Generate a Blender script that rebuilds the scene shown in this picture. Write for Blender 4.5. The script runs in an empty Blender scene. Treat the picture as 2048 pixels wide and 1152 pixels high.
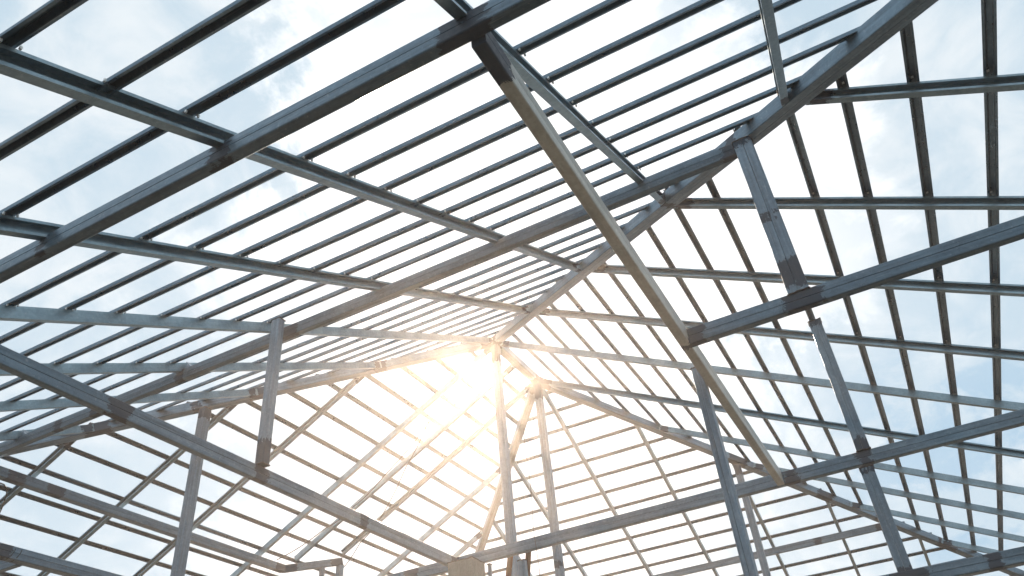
import bpy, math, random
from mathutils import Vector, Matrix
random.seed(7)
scene = bpy.context.scene
R = math.radians

# ------------------------------------------------------------------ camera
ZR = 6.863                         # height of the apex of the roof above the ground (world origin is below it)
CAM = Vector((-7.436, -3.679, 1.600))
right = Vector((0.466480, -0.880522, -0.084122))
down = Vector((0.496040, 0.339155, -0.799323))
fwd = Vector((0.732353, 0.331141, 0.594984))
cam_data = bpy.data.cameras.new("camera")
cam = bpy.data.objects.new("camera", cam_data)
scene.collection.objects.link(cam)
cam_data.sensor_width = 36.0
cam_data.lens = 27.381
cam_data.clip_start = 0.05
cam_data.clip_end = 3000.0
m = Matrix((right, -down, -fwd)).transposed().to_4x4()
m.translation = CAM
cam.matrix_world = m
scene.camera = cam

# ------------------------------------------------------------------ sky and sun
SUN = Vector((0.7640, 0.4030, 0.5030)).normalized()
elev = math.asin(SUN.z)
azim = math.atan2(SUN.y, SUN.x)
world = bpy.data.worlds.new("World")
scene.world = world
world.use_nodes = True
nt = world.node_tree
nt.nodes.clear()
L = nt.links.new


def N(tree, kind, **kw):
    n = tree.nodes.new(kind)
    for k, v in kw.items():
        setattr(n, k, v)
    return n


def mth(tree, op, a, b=None, c=None, clamp=False):
    n = N(tree, "ShaderNodeMath", operation=op, use_clamp=clamp)
    for i, v in enumerate((a, b, c)):
        if v is None:
            continue
        if hasattr(v, "is_output"):
            tree.links.new(v, n.inputs[i])
        else:
            n.inputs[i].default_value = v
    return n.outputs[0]


def smooth(tree, val, lo, hi, a=0.0, b=1.0):
    n = N(tree, "ShaderNodeMapRange", interpolation_type="SMOOTHSTEP")
    tree.links.new(val, n.inputs[0])
    for i, v in enumerate((lo, hi, a, b)):
        n.inputs[i + 1].default_value = v
    return n.outputs[0]


def mixc(tree, fac, a, b):
    n = N(tree, "ShaderNodeMix", data_type="RGBA")
    for i, v in ((0, fac), (6, a), (7, b)):
        if hasattr(v, "is_output"):
            tree.links.new(v, n.inputs[i])
        else:
            n.inputs[i].default_value = v
    return n.outputs[2]


def noise(tree, vec, scale, detail=6, rough=0.55, dist=0.0):
    n = N(tree, "ShaderNodeTexNoise")
    tree.links.new(vec, n.inputs["Vector"])
    n.inputs["Scale"].default_value = scale
    n.inputs["Detail"].default_value = detail
    n.inputs["Roughness"].default_value = rough
    n.inputs["Distortion"].default_value = dist
    return n.outputs["Fac"]


def dotv(tree, vec, d):
    n = N(tree, "ShaderNodeVectorMath", operation="DOT_PRODUCT")
    tree.links.new(vec, n.inputs[0])
    n.inputs[1].default_value = tuple(d)
    return n.outputs["Value"]


tc = N(nt, "ShaderNodeTexCoord")
mp = N(nt, "ShaderNodeMapping")
mp.inputs["Scale"].default_value = (1, 1, 1.5)
L(tc.outputs["Generated"], mp.inputs[0])
D = tc.outputs["Generated"]
sky = N(nt, "ShaderNodeTexSky", sky_type="NISHITA", sun_disc=False)
sky.sun_elevation = elev
sky.sun_rotation = R(90) - azim
sky.air_density = 1.0
sky.dust_density = 1.5
n_big = noise(nt, mp.outputs[0], 2.6, 9, 0.62, 0.35)
n_fine = noise(nt, mp.outputs[0], 7.5, 8, 0.62, 0.6)
sd = dotv(nt, D, SUN)
# the bright bank of cloud in front of the sun, with a ragged edge
edge = mth(nt, "ADD", sd, mth(nt, "MULTIPLY", mth(nt, "SUBTRACT", n_big, 0.5), 0.42))
upd = dotv(nt, D, (0.6826, 0.2707, 0.6789))
edge2 = mth(nt, "ADD", upd, mth(nt, "MULTIPLY", mth(nt, "SUBTRACT", n_big, 0.5), 0.30))
bank = mth(nt, "MAXIMUM", smooth(nt, edge, 0.885, 0.975), smooth(nt, edge2, 0.912, 0.938))
# grey and white mottling of the thin cloud everywhere else
mott = smooth(nt, mth(nt, "ADD", mth(nt, "MULTIPLY", n_fine, 0.6), mth(nt, "MULTIPLY", n_big, 0.4)), 0.40, 0.62)
thin = mixc(nt, mott, (6.0, 7.6, 8.8, 1), (8.8, 9.6, 10.1, 1))
# gaps of blue low on the right
bl = dotv(nt, D, (0.9468, -0.1017, 0.3052))
n_gap = noise(nt, mp.outputs[0], 9.0, 10, 0.62, 0.3)
gap = mth(nt, "MULTIPLY", smooth(nt, bl, 0.982, 0.999), smooth(nt, n_gap, 0.50, 0.62))
base = mixc(nt, gap, thin, (4.4, 6.5, 8.3, 1))
base = mixc(nt, 0.08, base, sky.outputs[0])
whiter = mth(nt, "ADD", smooth(nt, sd, 0.87, 0.965), mth(nt, "MULTIPLY", smooth(nt, n_fine, 0.40, 0.58), 0.6), clamp=True)
bankc = mixc(nt, whiter, (8.2, 9.1, 9.8, 1), (13.0, 13.1, 13.2, 1))
col = mixc(nt, bank, base, bankc)
glow = mth(nt, "MULTIPLY", mth(nt, "POWER", mth(nt, "MAXIMUM", sd, 0.0), 1500.0), 30.0)
vm = N(nt, "ShaderNodeVectorMath", operation="SCALE")
vm.inputs[0].default_value = (1.0, 0.93, 0.82)
L(glow, vm.inputs["Scale"])
add = N(nt, "ShaderNodeVectorMath", operation="ADD")
L(col, add.inputs[0])
L(vm.outputs[0], add.inputs[1])
bg = N(nt, "ShaderNodeBackground")
bg.inputs["Strength"].default_value = 0.05
L(add.outputs[0], bg.inputs["Color"])
wo = N(nt, "ShaderNodeOutputWorld")
L(bg.outputs[0], wo.inputs["Surface"])

sun_data = bpy.data.lights.new("sun", "SUN")
sun_data.energy = 5.0
sun_data.angle = R(0.6)
sun_data.color = (1.0, 0.82, 0.64)
sun = bpy.data.objects.new("sun", sun_data)
scene.collection.objects.link(sun)
sun.rotation_euler = SUN.to_track_quat("Z", "Y").to_euler()

scene.view_settings.view_transform = "Standard"
scene.view_settings.look = "None"
scene.view_settings.exposure = 1.0
scene.view_settings.gamma = 1.0
scene.view_settings.use_curve_mapping = False
scene.render.engine = "CYCLES"
scene.cycles.use_denoising = True
scene.cycles.max_bounces = 6
scene.cycles.volume_bounces = 0


# ------------------------------------------------------------------ materials
def new_mat(name):
    mt = bpy.data.materials.new(name)
    mt.use_nodes = True
    t = mt.node_tree
    b = t.nodes["Principled BSDF"]
    return mt, t, b


def steel(name, light, dark, streak=1.0, metallic=0.35, rough=0.5, rust=0.0, primer=True, bump=0.25):
    """galvanised sheet: long rolling streaks, pale zinc bloom, dirt, primer brushed over the welds"""
    mt, t, b = new_mat(name)
    tcn = N(t, "ShaderNodeTexCoord")
    oi = N(t, "ShaderNodeObjectInfo")
    off = N(t, "ShaderNodeVectorMath", operation="ADD")
    sc = N(t, "ShaderNodeVectorMath", operation="SCALE")
    cmb = N(t, "ShaderNodeCombineXYZ")
    for i in range(3):
        t.links.new(oi.outputs["Random"], cmb.inputs[i])
    t.links.new(cmb.outputs[0], sc.inputs[0])
    sc.inputs["Scale"].default_value = 37.0
    t.links.new(tcn.outputs["Object"], off.inputs[0])
    t.links.new(sc.outputs[0], off.inputs[1])
    mpn = N(t, "ShaderNodeMapping")
    mpn.inputs["Scale"].default_value = (1.6, 46, 46)
    t.links.new(off.outputs[0], mpn.inputs[0])
    st = noise(t, mpn.outputs[0], 1.0, 5, 0.6)
    cl = noise(t, off.outputs[0], 7.0, 7, 0.65, 0.4)
    sp = noise(t, off.outputs[0], 60.0, 3, 0.6)
    f = mth(t, "ADD", mth(t, "MULTIPLY", st, 0.5 * streak), mth(t, "MULTIPLY", cl, 1.0 - 0.5 * streak))
    c = mixc(t, smooth(t, f, 0.22, 0.74), dark + (1,), light + (1,))
    hs = N(t, "ShaderNodeHueSaturation")
    t.links.new(c, hs.inputs["Color"])
    t.links.new(mth(t, "ADD", mth(t, "MULTIPLY", oi.outputs["Random"], 0.22), 0.89), hs.inputs["Value"])
    c = hs.outputs[0]
    # spangle of the zinc, scratches, bloom and rust freckles
    vo = N(t, "ShaderNodeTexVoronoi")
    vo.inputs["Scale"].default_value = 70.0
    t.links.new(off.outputs[0], vo.inputs["Vector"])
    sep = N(t, "ShaderNodeSeparateColor")
    t.links.new(vo.outputs["Color"], sep.inputs[0])
    mp2 = N(t, "ShaderNodeMapping")
    mp2.inputs["Scale"].default_value = (5.0, 150, 150)
    mp2.inputs["Rotation"].default_value = (0.0, 0.12, 0.16)
    t.links.new(off.outputs[0], mp2.inputs[0])
    scr = smooth(t, noise(t, mp2.outputs[0], 1.0, 3, 0.5), 0.66, 0.72)
    big = noise(t, off.outputs[0], 2.2, 4, 0.6)
    hs2 = N(t, "ShaderNodeHueSaturation")
    t.links.new(c, hs2.inputs["Color"])
    t.links.new(mth(t, "ADD", mth(t, "MULTIPLY", sep.outputs[0], 0.14), mth(t, "ADD", mth(t, "MULTIPLY", big, 0.4), 0.73)), hs2.inputs["Value"])
    c = mixc(t, mth(t, "MULTIPLY", scr, 0.25), hs2.outputs[0], (0.50, 0.55, 0.58, 1))
    c = mixc(t, mth(t, "MULTIPLY", smooth(t, sp, 0.60, 0.72), 0.22), c, (0.55, 0.58, 0.60, 1))
    if rust > 0:
        rn = noise(t, off.outputs[0], 11.0, 9, 0.7, 0.8)
        c = mixc(t, mth(t, "MULTIPLY", smooth(t, rn, 0.72 - 0.12 * rust, 0.80 - 0.1 * rust), 0.8), c, (0.16, 0.075, 0.035, 1))
    rgh = mth(t, "ADD", mth(t, "MULTIPLY", cl, 0.3), rough - 0.15)
    met = metallic
    if primer:
        at = N(t, "ShaderNodeAttribute")
        at.attribute_name = "primer"
        edgev = mth(t, "ADD", at.outputs["Fac"], mth(t, "ADD", mth(t, "MULTIPLY", mth(t, "SUBTRACT", noise(t, off.outputs[0], 19.0, 7, 0.7, 0.6), 0.5), 2.2), mth(t, "MULTIPLY", mth(t, "SUBTRACT", st, 0.5), 1.2)))
        pm = mth(t, "MULTIPLY", smooth(t, edgev, 0.50, 0.66), smooth(t, at.outputs["Fac"], 0.02, 0.2))
        drip = noise(t, mpn.outputs[0], 2.3, 4, 0.6)
        pc = mixc(t, drip, (0.040, 0.058, 0.082, 1), (0.062, 0.080, 0.108, 1))
        c = mixc(t, pm, c, pc)
        met = mth(t, "MULTIPLY", mth(t, "SUBTRACT", 1.0, pm), metallic)
        t.links.new(met, b.inputs["Metallic"])
        rgh = mth(t, "ADD", rgh, mth(t, "MULTIPLY", pm, 0.15))
    else:
        b.inputs["Metallic"].default_value = metallic
    t.links.new(c, b.inputs["Base Color"])
    t.links.new(rgh, b.inputs["Roughness"])
    rgh2 = mth(t, "ADD", rgh, mth(t, "MULTIPLY", mth(t, "SUBTRACT", sep.outputs[1], 0.5), 0.16))
    t.links.new(rgh2, b.inputs["Roughness"])
    bp = N(t, "ShaderNodeBump")
    bp.inputs["Strength"].default_value = bump
    bp.inputs["Distance"].default_value = 0.002
    t.links.new(mth(t, "ADD", st, mth(t, "MULTIPLY", cl, 1.5)), bp.inputs["Height"])
    t.links.new(bp.outputs[0], b.inputs["Normal"])
    return mt


M_BEAM = steel("galvanised_beam", (0.205, 0.29, 0.36), (0.085, 0.122, 0.16), 1.1, 0.55, 0.42, 0.35)
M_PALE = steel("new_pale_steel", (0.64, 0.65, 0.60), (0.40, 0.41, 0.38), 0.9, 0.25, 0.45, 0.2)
M_POST = steel("galvanised_post", (0.225, 0.305, 0.375), (0.10, 0.137, 0.175), 1.2, 0.5, 0.44, 0.2)
M_RAFT = steel("galvanised_rafter", (0.31, 0.42, 0.48), (0.17, 0.24, 0.285), 0.5, 0.6, 0.42, 0.15)
M_BATT = steel("zinc_batten", (0.18, 0.25, 0.31), (0.10, 0.145, 0.185), 0.8, 0.8, 0.36, 0.0, primer=False, bump=0.1)
M_RUST = steel("rusty_steel", (0.30, 0.155, 0.075), (0.16, 0.08, 0.04), 0.6, 0.0, 0.85, 1.0, primer=False)
M_BOX = steel("weathered_box_post", (0.33, 0.315, 0.28), (0.23, 0.22, 0.195), 1.0, 0.05, 0.7, 0.2)
M_CLIP, t_, b_ = new_mat("bright_zinc_clip")
b_.inputs["Base Color"].default_value = (0.75, 0.77, 0.76, 1)
b_.inputs["Metallic"].default_value = 0.2
b_.inputs["Roughness"].default_value = 0.4
M_WELD, t_, b_ = new_mat("dark_weld")
b_.inputs["Base Color"].default_value = (0.09, 0.08, 0.075, 1)
b_.inputs["Metallic"].default_value = 0.4
b_.inputs["Roughness"].default_value = 0.55
M_WIRE, t_, b_ = new_mat("dark_wire")
b_.inputs["Base Color"].default_value = (0.06, 0.055, 0.05, 1)
b_.inputs["Roughness"].default_value = 0.6
M_GROUND, t_, b_ = new_mat("bare_earth")
tcg = N(t_, "ShaderNodeTexCoord")
g1 = noise(t_, tcg.outputs["Object"], 0.6, 9, 0.6)
g2 = noise(t_, tcg.outputs["Object"], 14.0, 6, 0.6)
gc = mixc(t_, mth(t_, "ADD", mth(t_, "MULTIPLY", g1, 0.7), mth(t_, "MULTIPLY", g2, 0.3)), (0.045, 0.040, 0.034, 1), (0.095, 0.084, 0.070, 1))
t_.links.new(gc, b_.inputs["Base Color"])
b_.inputs["Roughness"].default_value = 0.95


# ------------------------------------------------------------------ helpers
def tag(o, label, cat, group=None, kind=None):
    o["label"] = label
    o["category"] = cat
    if not kind and cat not in ("batten",):
        o["kind"] = "thing"
    if group:
        o["group"] = group
    if kind:
        o["kind"] = kind


def c_profile(h, w, lip, t, open_dir=1):
    """lipped channel, web upright; z is the height from 0 to h, y across; opens towards open_dir*y"""
    y0, y1 = -w / 2, w / 2
    p = [(y0, 0), (y1, 0), (y1, lip), (y1 - t, lip), (y1 - t, t), (y0 + t, t), (y0 + t, h - t), (y1 - t, h - t),
         (y1 - t, h - lip), (y1, h - lip), (y1, h), (y0, h)]
    if open_dir < 0:
        p = [(-y, z) for y, z in reversed(p)]
    return p


def hat_profile(W=0.060, mouth=0.036, top=0.025, h=0.025, t=0.0022):
    a, b, c_ = W / 2, mouth / 2, top / 2
    return [(-a, 0), (-b, 0), (-c_, h - t), (c_, h - t), (b, 0), (a, 0), (a, t), (b + t * 0.7, t), (c_ + t * 0.7, h),
            (-c_ - t * 0.7, h), (-b - t * 0.7, t), (-a, t)]


def box_profile(h, w, seam_sides=True, seam_bottom=False, r=0.007):
    """two channels welded toe to toe: rounded corners and a shallow groove where they meet"""
    pts = []

    def arc(cy, cz, a0):
        for i in range(4):
            a = R(a0 + 30 * i)
            pts.append((cy + r * math.cos(a), cz + r * math.sin(a)))
    g, gd = 0.0022, 0.0035

    def groove_side(s):
        zs = [h / 2 - g, h / 2, h / 2 + g]
        ys = [w / 2, w / 2 - gd, w / 2]
        q = [(s * y, z) for y, z in zip(ys, zs)]
        return q if s > 0 else q[::-1]

    def groove_flat(z, s):
        q = [(-g, z), (0, z + s * gd), (g, z)]
        return q
    # counter-clockwise from the bottom left
    arc(-w / 2 + r, r, 180)
    if seam_bottom:
        pts.extend(groove_flat(0, 1))
    arc(w / 2 - r, r, 270)
    if seam_sides:
        pts.extend(groove_side(1))
    arc(w / 2 - r, h - r, 0)
    if seam_bottom:
        pts.extend(groove_flat(h, -1)[::-1])
    arc(-w / 2 + r, h - r, 90)
    if seam_sides:
        pts.extend(groove_side(-1))
    return pts


def member(name, mat, a, b, prof, up=(0, 0, 1), primer=(), step=None, parent=None, miter=None, bow=0.0):
    """extrude a profile from a to b; local x runs along the member, z is as near to `up` as it can be.
    a and b lie on the middle of the profile's underside. primer: (distance, half length) of brushed patches"""
    a, b = Vector(a), Vector(b)
    d = b - a
    Lg = d.length
    x = d.normalized()
    y = Vector(up).cross(x).normalized()
    z = x.cross(y)
    if step is None:
        step = 0.035 if primer else 1.2
    n = max(1, int(Lg / step))
    verts, faces, att = [], [], []
    k = len(prof)
    for i in range(n + 1):
        s = Lg * i / n
        v = 0.0
        for (c0, hw) in primer:
            v = max(v, min(1.0, 0.5 + (hw - abs(s - c0)) / 0.075))
        sag = bow * math.sin(math.pi * i / n)
        for (py, pz) in prof:
            verts.append((s, py, pz + sag))
            att.append(v)
    for i in range(n):
        for j in range(k):
            j2 = (j + 1) % k
            faces.append((i * k + j, i * k + j2, (i + 1) * k + j2, (i + 1) * k + j))
    faces.append(tuple(range(k - 1, -1, -1)))
    faces.append(tuple(n * k + j for j in range(k)))
    # make sure normals face outwards
    me = bpy.data.meshes.new(name)
    area = sum(prof[j][0] * prof[(j + 1) % k][1] - prof[(j + 1) % k][0] * prof[j][1] for j in range(k))
    if area < 0:
        faces = [f[::-1] for f in faces]
    me.from_pydata(verts, [], faces)
    at = me.attributes.new("primer", "FLOAT", "POINT")
    at.data.foreach_set("value", att)
    me.materials.append(mat)
    me.update()
    o = bpy.data.objects.new(name, me)
    scene.collection.objects.link(o)
    mw = Matrix((x, y, z)).transposed().to_4x4()
    mw.translation = a
    if parent is not None:
        o.parent = parent
    o.matrix_world = mw
    return o


def mesh_obj(name, mat, verts, faces, parent=None):
    me = bpy.data.meshes.new(name)
    me.from_pydata(verts, [], faces)
    me.materials.append(mat)
    me.update()
    o = bpy.data.objects.new(name, me)
    scene.collection.objects.link(o)
    if parent is not None:
        o.parent = parent
        o.matrix_parent_inverse = parent.matrix_basis.inverted()
    return o


def block(name, mat, c, s, parent=None, rot=None):
    c, s = Vector(c), Vector(s) / 2
    vs = []
    for sx in (-1, 1):
        for sy in (-1, 1):
            for sz in (-1, 1):
                v = Vector((sx * s.x, sy * s.y, sz * s.z))
                if rot:
                    v = rot @ v
                vs.append(tuple(c + v))
    fs = [(0, 1, 3, 2), (4, 6, 7, 5), (0, 4, 5, 1), (2, 3, 7, 6), (0, 2, 6, 4), (1, 5, 7, 3)]
    return mesh_obj(name, mat, vs, fs, parent)


def tube(name, mat, pts, rad, parent=None, sides=6):
    pts = [Vector(p) for p in pts]
    vs, fs = [], []
    for i, p in enumerate(pts):
        d = (pts[min(i + 1, len(pts) - 1)] - pts[max(i - 1, 0)]).normalized()
        u = d.orthogonal().normalized() if abs(d.z) > 0.99 else Vector((0, 0, 1)).cross(d).normalized()
        w = d.cross(u)
        for j in range(sides):
            a = 2 * math.pi * j / sides
            vs.append(tuple(p + (u * math.cos(a) + w * math.sin(a)) * rad))
    for i in range(len(pts) - 1):
        for j in range(sides):
            j2 = (j + 1) % sides
            fs.append((i * sides + j, i * sides + j2, (i + 1) * sides + j2, (i + 1) * sides + j))
    fs.append(tuple(range(sides - 1, -1, -1)))
    fs.append(tuple((len(pts) - 1) * sides + j for j in range(sides)))
    return mesh_obj(name, mat, vs, fs, parent)


def half_profile(h, w, split, which, r=0.007, bev=0.0016, gap=0.0005):
    """one of the two channels of a box; split 'side': seam halfway up both sides, 'bottom': seam along the underside"""
    pts = []
    H, W = (h, w) if split == "side" else (w, h)      # lower half of a box H tall and W wide, turned afterwards
    top = H / 2 - gap

    def arc(cy, cz, a0):
        for i in range(4):
            a = R(a0 + 30 * i)
            pts.append((cy + r * math.cos(a), cz + r * math.sin(a)))
    arc(-W / 2 + r, r, 180)
    arc(W / 2 - r, r, 270)
    pts += [(W / 2, top - bev), (W / 2 - bev, top), (-W / 2 + bev, top), (-W / 2, top - bev)]
    if which:
        pts = [(-y, H - z) for y, z in pts]
    if split == "bottom":                             # z in 0..w becomes y, y in -h/2..h/2 becomes z
        pts = [(z - w / 2, h / 2 - y) for y, z in pts]
    return pts


def boxm(name, mat, a, b, h, w, split="side", up=(0, 0, 1), primer=(), step=0.035):
    root = bpy.data.objects.new(name, None)
    scene.collection.objects.link(root)
    root.location = Vector(a)
    root.empty_display_size = 0.2
    for which in (0, 1):
        o = member("channel", mat, a, b, half_profile(h, w, split, which), up, primer or ((-9, 0.1),), step)
        o.parent = root
        o.matrix_parent_inverse = Matrix.Translation(-Vector(a))
    return root


ORD = ("first second third fourth fifth sixth seventh eighth ninth tenth eleventh twelfth thirteenth fourteenth fifteenth "
       "sixteenth seventeenth eighteenth nineteenth twentieth twenty-first twenty-second twenty-third twenty-fourth "
       "twenty-fifth twenty-sixth twenty-seventh twenty-eighth").split()

# ------------------------------------------------------------------ the roof's geometry
T1P, T2P = 0.5011, 0.5089            # slopes of the end faces and of the side faces
KX = T2P / T1P                       # plan direction of the hips
XR = 1.198                           # length of the ridge
ZB = 0.115                           # underside of the battens above the reference planes
ZF = 0.035                           # underside of the rafters
EAVE = 8.25


def zA(x): return ZR + T1P * x
def zB(y): return ZR + T2P * y
def zD(y): return ZR - T2P * y
def zC(x): return ZR - T1P * (x - XR)


NA = Vector((-T1P, 0, 1)).normalized()
NC = Vector((T1P, 0, 1)).normalized()
NB = Vector((0, -T2P, 1)).normalized()
ND = Vector((0, T2P, 1)).normalized()
HAT = hat_profile()

# ground
gs = 400.0
g = mesh_obj("ground", M_GROUND, [(-gs, -gs, 0), (gs, -gs, 0), (gs, gs, 0), (-gs, gs, 0)], [(0, 1, 2, 3)])
tag(g, "bare brown earth under the steel roof frame", "ground", kind="structure")

# ---- battens
def clips(o, pts, n):
    for p in pts:
        block("fixing_clip", M_CLIP, p, (0.012, 0.012, 0.006), parent=o)


RB_X = [-7.93, -6.95, -5.97, -5.0, -4.03, -3.015, -1.99, -0.985, 0.05, 1.23, 2.39, 3.36, 4.38, 5.36, 6.34, 7.32, 8.3]
RD_X = [-7.95, -6.98, -6.0, -5.04, -4.08, -3.11, -2.08, -1.11, 0.05, 0.63, 1.215, 2.27, 3.25, 4.24, 5.2, 6.2, 7.2, 8.2]
RA_Y = [-7.85, -6.87, -5.89, -4.91, -3.93, -2.985, -1.93, -0.96, -0.005, 0.98, 1.91, 2.95, 3.93, 4.91, 5.89, 6.87, 7.85]
RC_Y = [-7.85, -6.87, -5.89, -4.9, -3.91, -2.93, -1.955, -0.965, -0.005, 0.99, 1.85, 2.85, 3.85, 4.85, 5.85, 6.85, 7.85]

rj = random.Random(11)


def jit():
    return rj.uniform(-0.007, 0.007)


for k in range(1, 28):
    x = -(0.2978 * k - 0.013)
    e = abs(x) / KX + 0.03
    o = member("roof_batten", M_BATT, (x + jit(), e + jit(), zA(x) + ZB), (x + jit(), -e + jit() * 4, zA(x) + ZB), HAT, NA, bow=random.uniform(-0.012, 0.004), step=0.8)
    tag(o, f"{ORD[k-1]} steel batten down from the apex on the near roof slope at upper left", "batten", "battens on the near roof slope")
    if k >= 12:
        for yr in RA_Y:
            if -3.5 < yr < 1.2 and abs(yr) < e - 0.1:
                for sx in (-0.026, 0.026):
                    block("screw", M_CLIP, (x + sx, yr - 0.034, zA(x + sx) + ZB - 0.004), (0.007, 0.007, 0.012), parent=o)
for k in range(1, 28):
    y = -(0.2978 * k + 0.067) + (0.02 if k < 5 else 0)
    e = abs(y) * KX + 0.03
    o = member("roof_batten", M_BATT, (-e + jit() * 4, y + jit(), zB(y) + ZB), (XR + e, y + jit(), zB(y) + ZB), HAT, NB, bow=random.uniform(-0.010, 0.005), step=0.8)
    tag(o, f"{ORD[k-1]} steel batten from the ridge on the right-hand roof slope", "batten", "battens on the right roof slope")
    if 12 <= k <= 17:
        for xr in RB_X:
            if -4.2 < xr < -0.5 and abs(xr) < e + 0.2:
                block("fixing_clip", M_CLIP, (xr - 0.045, y, zB(y) + ZB + 0.012), (0.014, 0.012, 0.004), parent=o)
for k in range(1, 28):
    y = 0.3005 * k - 0.005
    e = abs(y) * KX + 0.03
    o = member("roof_batten", M_BATT, (-e, y + jit(), zD(y) + ZB), (XR + e, y + jit(), zD(y) + ZB), HAT, ND, bow=random.uniform(-0.010, 0.005), step=0.8)
    tag(o, f"{ORD[k-1]} steel batten from the ridge on the left roof slope at lower left", "batten", "battens on the left roof slope")
for k in range(1, 28):
    x = XR + 0.2955 * k - 0.03
    e = abs(x - XR) / KX + 0.03
    o = member("roof_batten", M_BATT, (x + jit(), e, zC(x) + ZB), (x + jit(), -e + jit() * 3, zC(x) + ZB), HAT, NC, bow=random.uniform(-0.010, 0.005), step=0.8)
    tag(o, f"{ORD[k-1]} steel batten down from the ridge end on the far roof slope, bottom centre", "batten", "battens on the far roof slope")

# ---- rafters
RH, RW, RL, RT = 0.070, 0.042, 0.013, 0.003
CO = c_profile(RH, RW, RL, RT, 1)
CW = c_profile(RH, RW, RL, RT, -1)


def rafter(a, b, up, openp, label, group, primer=()):
    o = member("roof_rafter", M_RAFT, a, b, CO if openp else CW, up, primer=primer, step=0.05)
    tag(o, label, "rafter", group)
    return o


def side(v, i0, n_, words):
    """ordinal away from the rafter at index i0"""
    d = v - i0
    if d == 0:
        return words[2]
    return f"{ORD[abs(d)-1]} rafter {words[0] if d > 0 else words[1]}"


for i, y in enumerate(RA_Y):
    top = -(abs(y) * KX + 0.06)
    if top < -EAVE + 0.3:
        continue
    # x runs up the slope, profile y = up x dir: for the near slope +y of the profile is world +y
    openp = y > 0.5 and False
    seen_open = y < -0.5 and y > -3.5
    p = (EAVE - abs(top) - 0.05, 0.12)
    rafter((-EAVE, y, zA(-EAVE) + ZF), (top, y, zA(top) + ZF), NA, not seen_open,
           "near roof slope's " + side(i, 8, 0, ("left of the apex", "right of the apex", "middle rafter running up to the apex")),
           "rafters of the near roof slope", primer=((Vector((-EAVE, 0, zA(-EAVE))) - Vector((top, 0, zA(top)))).length - 0.06, 0.05) and (((Vector((-EAVE, 0, zA(-EAVE))) - Vector((top, 0, zA(top)))).length - 0.08, 0.06),))
for i, x in enumerate(RB_X):
    if x < 0:
        top = -(abs(x) / KX + 0.06)
    elif x <= XR + 0.06:
        top = -0.05
    else:
        top = -((x - XR) / KX + 0.06)
    if top < -EAVE + 0.3:
        continue
    seen_open = x < -0.5 or abs(x - 1.23) < 0.1
    ln = (Vector((0, -EAVE, zB(-EAVE))) - Vector((0, top, zB(top)))).length
    rafter((x, -EAVE, zB(-EAVE) + ZF), (x, top, zB(top) + ZF), NB, seen_open,
           "right-hand roof slope's " + side(i, 8, 0, ("beyond the apex, lower in the view", "before the apex, higher in the view", "rafter running up to the apex")),
           "rafters of the right roof slope", primer=((ln - 0.08, 0.06),))
for i, x in enumerate(RD_X):
    if x < 0:
        top = abs(x) / KX + 0.06
    elif x <= XR + 0.1:
        top = 0.05
    else:
        top = (x - XR) / KX + 0.06
    if top > EAVE - 0.3:
        continue
    bot = EAVE
    if abs(x - 0.63) < 0.01:
        bot = 3.52
    if abs(x - 1.215) < 0.01:
        bot = 3.22
    seen_open = x < -0.5 or x > 0.9 and x < 1.5
    ln = (Vector((0, bot, zD(bot))) - Vector((0, top, zD(top)))).length
    rafter((x, bot, zD(bot) + ZF), (x, top, zD(top) + ZF), ND, not seen_open,
           "left roof slope's " + side(i, 8, 0, ("beyond the apex", "on the near side of the apex", "rafter running up to the apex")),
           "rafters of the left roof slope", primer=((ln - 0.08, 0.06),))
for i, y in enumerate(RC_Y):
    top = XR + abs(y) * KX + 0.06
    if top > XR + EAVE - 0.3:
        continue
    rafter((XR + EAVE, y, zC(XR + EAVE) + ZF), (top, y, zC(top) + ZF), NC, False,
           "far roof slope's " + side(i, 8, 0, ("to the left of the middle", "to the right of the middle", "middle rafter, from the ridge end")),
           "rafters of the far roof slope")

# ---- hips and ridge
HB = (0.096, 0.108, "bottom")
HZ = 0.012


def hip(sx, sy, x0, label, primer):
    s = Vector((sx * KX, sy, -T2P))
    a = Vector((x0, 0, ZR + HZ)) + s * 0.0
    b = Vector((x0, 0, ZR + HZ)) + s * EAVE
    o = boxm("hip_rafter", M_BEAM, a, b, *HB, primer=primer)
    tag(o, label, "hip rafter", "hip rafters")
    return o


hl = Vector((KX, 1, T2P)).length
hip(-1, -1, 0, "heavy box hip rafter rising from the apex to the upper right", [(3.60 * hl, 0.05), (3.02 * hl, 0.04), (0.0, 0.2)])
hip(-1, 1, 0, "heavy box hip rafter running from the apex down to the lower left edge", [(0, 0.2), (1.0 * hl, 0.08), (1.93 * hl, 0.09), (2.34 * hl, 0.05), (2.95 * hl, 0.12)])
hip(1, -1, XR, "heavy box hip rafter running from the ridge end to the lower right corner", [(0, 0.2), (2.0 * hl, 0.14), (3.5 * hl, 0.1), (2.9 * hl, .12), (4.2 * hl, 0.15)])
hip(1, 1, XR, "heavy box hip rafter descending steeply from the ridge end, bottom centre", [(0, 0.2)])
o = boxm("ridge_beam", M_BEAM, (-0.03, 0, ZR + HZ), (XR + 0.03, 0, ZR + HZ), *HB, primer=((0.05, 0.1), (XR, 0.12)))
tag(o, "short box ridge beam between the two peaks where the hips meet", "ridge beam")

# ---- purlin beams under the rafters, and the ring of tie beams
B90 = (0.096, 0.050, "side")
B92 = (0.094, 0.088, "side")
TZ = ZR - 3.110                      # underside of the ties


def beam(label, a, b, prof=None, primer=(), name="tie_beam", cat="tie beam", group=None, mat=None):
    o = boxm(name, mat or M_BEAM, a, b, *(prof or B90), primer=primer, step=0.03)
    tag(o, label, cat, group)
    return o


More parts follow.
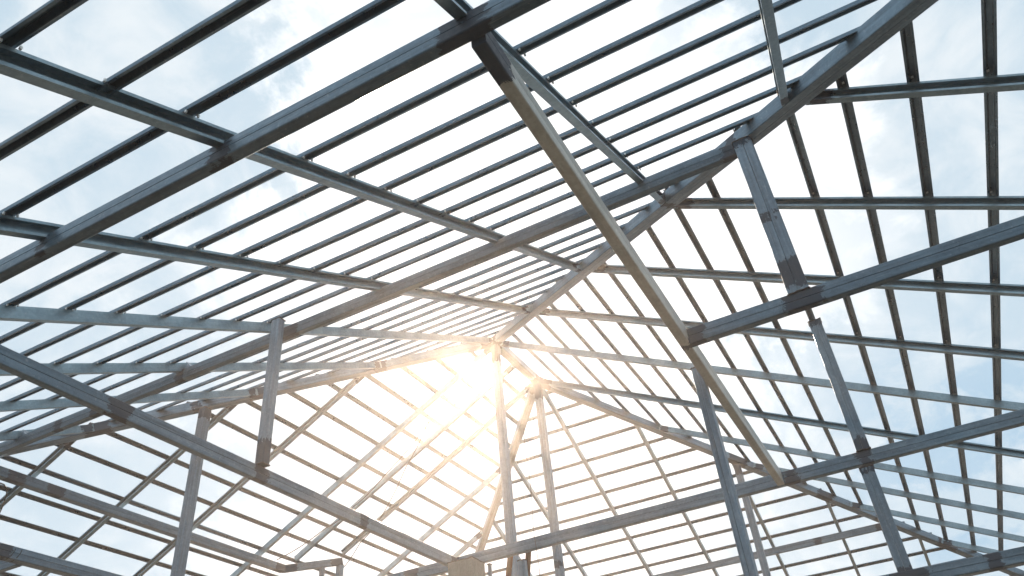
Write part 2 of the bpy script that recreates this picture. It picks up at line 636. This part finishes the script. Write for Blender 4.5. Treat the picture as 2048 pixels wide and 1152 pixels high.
gx, gz = -6.05, ZR - 3.085
beam("long purlin beam crossing the whole upper left corner under the rafters", (gx, 6.05, gz), (gx, -6.05, gz), B90,
     [(6.05 + 1.93, 0.05), (6.05 + 2.985, 0.10), (6.05 + 0.96, 0.03)], "purlin_beam", "purlin beam", "purlin beams under the rafters")
kx, kz = -3.733, ZR - 1.925
kb = beam("long purlin beam from the left edge through the sun glare to the upper right hip", (kx, 3.75, kz), (kx, -3.60, kz), B90,
     [(3.75 + 3.6, 0.10), (3.75 + 0.15, 0.08), (3.75 - 0.98, 0.05), (3.75 - 1.95, 0.06), (3.75 - 2.4, 0.05)], "purlin_beam", "purlin beam", "purlin beams under the rafters")
# triangular cleats standing on it where the rafters land
for yy in (0.98, 2.95):
    v = [(kx - 0.02, yy - 0.05, kz + 0.09), (kx - 0.02, yy - 0.11, kz + 0.09), (kx - 0.02, yy - 0.05, kz + 0.16)]
    v += [(x_ + 0.05, y_, z_) for x_, y_, z_ in v]
    mesh_obj("cleat", M_POST, v, [(0, 1, 2), (5, 4, 3), (0, 3, 4, 1), (1, 4, 5, 2), (2, 5, 3, 0)], kb)
beam("purlin beam at the far lower left, under the left slope's rafters", (-3.6, 3.60, ZR - 1.925), (0.47, 3.60, ZR - 1.925), B92,
     [(0.3, 0.1), (4.0, 0.1), (0.72, .1)], "purlin_beam", "purlin beam", "purlin beams under the rafters")
beam("purlin beam at the bottom right, joining the far hip behind the leaning posts", (4.79, -3.50, ZR - 1.88), (4.79, 3.5, ZR - 1.88), B90,
     [(0.0, 0.1), (0.9, 0.06)], "purlin_beam", "purlin beam", "purlin beams under the rafters")

beam("tie beam from the left edge down to the corner post at bottom centre", (-6.02, -0.112, TZ), (-1.40, -0.112, TZ), B90,
     [(0.05, .1), (1.05, 0.08), (2.16, 0.07), (3.27, 0.05), (4.6, 0.07)], group="tie beams")
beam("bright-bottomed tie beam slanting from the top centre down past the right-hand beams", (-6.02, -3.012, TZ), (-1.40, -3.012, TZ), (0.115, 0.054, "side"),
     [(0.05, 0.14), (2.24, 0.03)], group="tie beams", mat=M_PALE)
beam("long tie beam crossing the lower right of the view from bottom centre", (-1.37, 6.2, TZ), (-1.37, -7.6, TZ), (0.100, 0.058, "side"),
     [(6.2 + 0.12, 0.05), (6.2 - .35, .08), (6.2 + 3.10, 0.06), (6.2 + 3.64, 0.06), (6.2 + 1.95, 0.0)], group="tie beams")
beam("tie beam rising to the right edge from the slanting beam, carrying a leaning post", (-3.78, -3.03, TZ), (-3.78, -7.6, TZ), B90,
     [(0.02, 0.08), (0.62, 0.10)], group="tie beams")
beam("tie beam crossing the lower left corner, wire wound round its near end", (-6.0, 2.25, TZ), (-1.4, 2.25, TZ), B92,
     [(2.0, 0.06), (3.6, 0.1)], group="tie beams")
beam("stub of tie beam under the beam in the lower left corner", (-3.80, 2.30, TZ - 0.002), (-3.80, 7.0, TZ - 0.002), B90, [], group="tie beams")
beam("lower tie beam in the bottom right corner under the leaning post's foot", (-1.50, -3.3, ZR - 4.01), (-1.50, -7.6, ZR - 4.01), B92,
     [(0.35, 0.12), (0.85, 0.05)], group="tie beams")

# trimmer at the far lower left with its two short posts
a = Vector((0.47, 3.60, ZR - 1.93)); b = Vector((1.16, 3.17, ZR - 1.76))
tr = boxm("trimmer_beam", M_BEAM, a, b, *B90, primer=((0.1, 0.1), (0.75, 0.1)))
tag(tr, "short trimmer beam joining two rafter ends at the far lower left", "trimmer beam")


# ---- posts
def post(label, x, y, zt, zb, wx, wy, primer=(), mat=None, name="steel_post", cat="post", group="posts", plate=True):
    """vertical box post; primer distances are measured down from the top"""
    Lg = zt - zb
    # the profile's height runs along world -x here, so the face towards the camera is its top
    prim = [(Lg - c0, hw) for c0, hw in primer]
    o = boxm(name, mat or M_POST, (x + wx / 2, y, zb), (x + wx / 2, y, zt), wx, wy, "bottom", (-1, 0, 0), prim)
    for ze in ([zt] if zb <= 0.02 else [zt, zb]):
        rw = random.Random(int(abs(x * 977 + y * 131 + ze * 17)))
        ring = []
        for (ax, ay), (bx, by) in (((-1, -1), (1, -1)), ((1, -1), (1, 1)), ((1, 1), (-1, 1)), ((-1, 1), (-1, -1))):
            for q in range(7):
                u = q / 7
                ring.append((x + (ax + (bx - ax) * u) * (wx / 2 + 0.001) + rw.uniform(-.0015, .0015), y + (ay + (by - ay) * u) * (wy / 2 + 0.001) + rw.uniform(-.0015, .0015), ze + rw.uniform(-.003, .003)))
        ring.append(ring[0])
        tube("weld_bead", M_WELD, ring, 0.0042, parent=o)
    tag(o, label, cat, group)
    if plate and zb <= 0.02:
        block("base_plate", M_POST, (x, y, zb - 0.0), (wx + 0.10, wy + 0.10, 0.012), parent=o)
    return o


def zr(v): return ZR + v


post("king post under the apex, washed out by the sun at its top", 0.0, 0.0, zr(0.0), 0.01, 0.092, 0.092, [(0.1, 0.15)], group="king posts")
post("king post under the far end of the ridge, right of the sun glare", XR, -0.005, zr(0.0), 0.01, 0.092, 0.092, [(0.1, 0.15), (2.45, 0.04)], group="king posts")
post("short post left of centre, standing on the tie beam and holding the long purlin", -3.88, -0.145, zr(-1.86), zr(-3.013), 0.062, 0.074, [(1.10, 0.14)])
post("short leaning-looking post at upper right, between the hip and the right-hand tie beam", -3.768, -3.645, zr(-1.875), zr(-3.018), 0.085, 0.110, [(0.0, 0.05), (0.62, 0.03), (1.02, 0.10)])
post("tall post against the slanting tie beam, its top edge showing beside the beam", -3.30, -2.954, zr(-3.00), 0.01, 0.090, 0.060, [])
post("leaning-looking post at right, standing on the long lower tie beam", -1.378, -3.655, zr(-1.85), zr(-3.010), 0.080, 0.098, [(0.0, 0.06), (1.13, 0.07)])
post("post directly below it at lower right, its cut top just under the long tie beam", -1.45, -3.63, zr(-3.165), zr(-3.913), 0.090, 0.095, [(0.02, 0.04), (0.80, 0.09)])
post("tall post at lower left, from the left hip down to the corner tie beam", -2.35, 2.256, zr(-1.17), zr(-3.03), 0.092, 0.09, [(0.03, 0.1)])
post("post under the lower right hip, half hidden behind a taller post", 3.24, -2.0, zr(-1.02), 0.01, 0.088, 0.088, [(0.05, 0.12)])
post("post under the joint of far purlin and hip, beside the leaning post's foot", 4.79, -3.52, zr(-1.88), 0.01, 0.088, 0.088, [(0.05, 0.1)])
post("wide beige box post under the corner where two tie beams meet", -1.58, -0.335, zr(-3.150), 0.01, 0.22, 0.24, [], M_BOX, name="corner_post")
post("cut-off post stub at bottom centre with a wire hanging over its top", -1.66, -0.905, zr(-3.275), 0.01, 0.05, 0.062, [])
post("thin post just right of the beige corner post", -1.30, -0.41, zr(-3.112), 0.01, 0.035, 0.028, [])
post("left one of two little posts under the far trimmer beam", 0.93, 3.33, zr(-1.80), 0.01, 0.07, 0.045, [], group="posts under the trimmer")
post("right one of two little posts under the far trimmer beam", 1.14, 3.20, zr(-1.76), 0.01, 0.085, 0.07, [], group="posts under the trimmer")

# rusty struts behind the king post
o = member("rusty_strut", M_RUST, (-1.20, -0.58, zr(-3.05)), (-1.05, -0.34, zr(-3.75)), c_profile(0.03, 0.04, 0.01, 0.003), up=(-1, 0, 0))
tag(o, "rusty brown strut left of the foot of the first king post", "strut", "rusty struts")
o = member("rusty_strut", M_RUST, (-1.20, -0.76, zr(-3.05)), (-1.05, -0.56, zr(-3.75)), c_profile(0.03, 0.04, 0.01, 0.003), up=(-1, 0, 0))
tag(o, "rusty brown strut right of the foot of the first king post", "strut", "rusty struts")

# ---- wires
def curve_pts(p):
    out = []
    for i in range(len(p) - 1):
        for s in range(6):
            u = s / 6
            q = p[i].lerp(p[i + 1], u)
            q.z -= 0.03 * math.sin(math.pi * u)
            out.append(q)
    out.append(p[-1])
    return out


w = tube("hanging_wire", M_WIRE, curve_pts([Vector(p) for p in ((0.208, 1.117, 6.245), (0.416, 1.969, 5.811), (0.471, 2.493, 5.544), (0.419, 2.894, 5.340), (0.242, 3.509, 5.027))]), 0.006)
tag(w, "long thin wire slung under the left slope, ending near the far purlin", "wire", "thin wires")
w = tube("hanging_wire", M_WIRE, curve_pts([Vector(p) for p in ((0.187, 1.118, 6.244), (0.581, 1.737, 5.929), (1.027, 2.431, 5.576), (1.164, 2.891, 5.342), (1.353, 3.364, 5.101))]), 0.006)
tag(w, "thin wire hanging steeply under the left slope to the right of the long one", "wire", "thin wires")
w = tube("hanging_wire", M_WIRE, [(-1.42, -0.93 + 0.02 * math.sin(i * 1.1) * 0.4, zr(-2.0) - i * 0.13) for i in range(12)], 0.0025)
tag(w, "thin wire hanging beside the first king post at bottom centre", "wire", "thin wires")
w = tube("hanging_wire", M_WIRE, [Vector(p) for p in ((-3.564, 3.327, 4.770), (-3.524, 3.329, 4.769), (-3.467, 3.360, 4.753), (-3.423, 3.417, 4.724), (-3.385, 3.488, 4.688), (-3.347, 3.561, 4.651), (-3.320, 3.626, 4.618))], 0.006)
tag(w, "dark wire looping down at the left edge under the slope", "wire", "thin wires")
for q, dx in enumerate((0.0, 0.05)):
    x0 = -3.93 + dx
    ring = []
    for i in range(15):
        a_ = 2 * math.pi * i / 14
        ring.append((x0 + 0.02 * math.sin(a_), 2.25 + 0.055 * math.cos(a_), TZ + 0.046 + 0.055 * math.sin(a_)))
    w = tube("binding_wire", M_WIRE, ring, 0.0025)
    tag(w, ("left" if q == 0 else "right") + " one of two wire loops wound round the lower left tie beam", "wire", "wire loops on the tie beam")

# ------------------------------------------------------------------ added volume standing in for lens glare round the sun
hz, t_, b_ = new_mat("glare_haze")
t_.nodes.remove(b_)
pv = N(t_, "ShaderNodeVolumePrincipled")
pv.inputs["Color"].default_value = (1.0, 0.89, 0.80, 1)
pv.inputs["Density"].default_value = 0.0042
pv.inputs["Anisotropy"].default_value = 0.84
t_.links.new(pv.outputs[0], t_.nodes["Material Output"].inputs["Volume"])
h = block("glare_haze", hz, (0, 0, 3.1), (22.0, 18.0, 8.3))
tag(h, "thin warm volume added around the roof frame, standing in for sun glare", "glare_haze", kind="stuff")
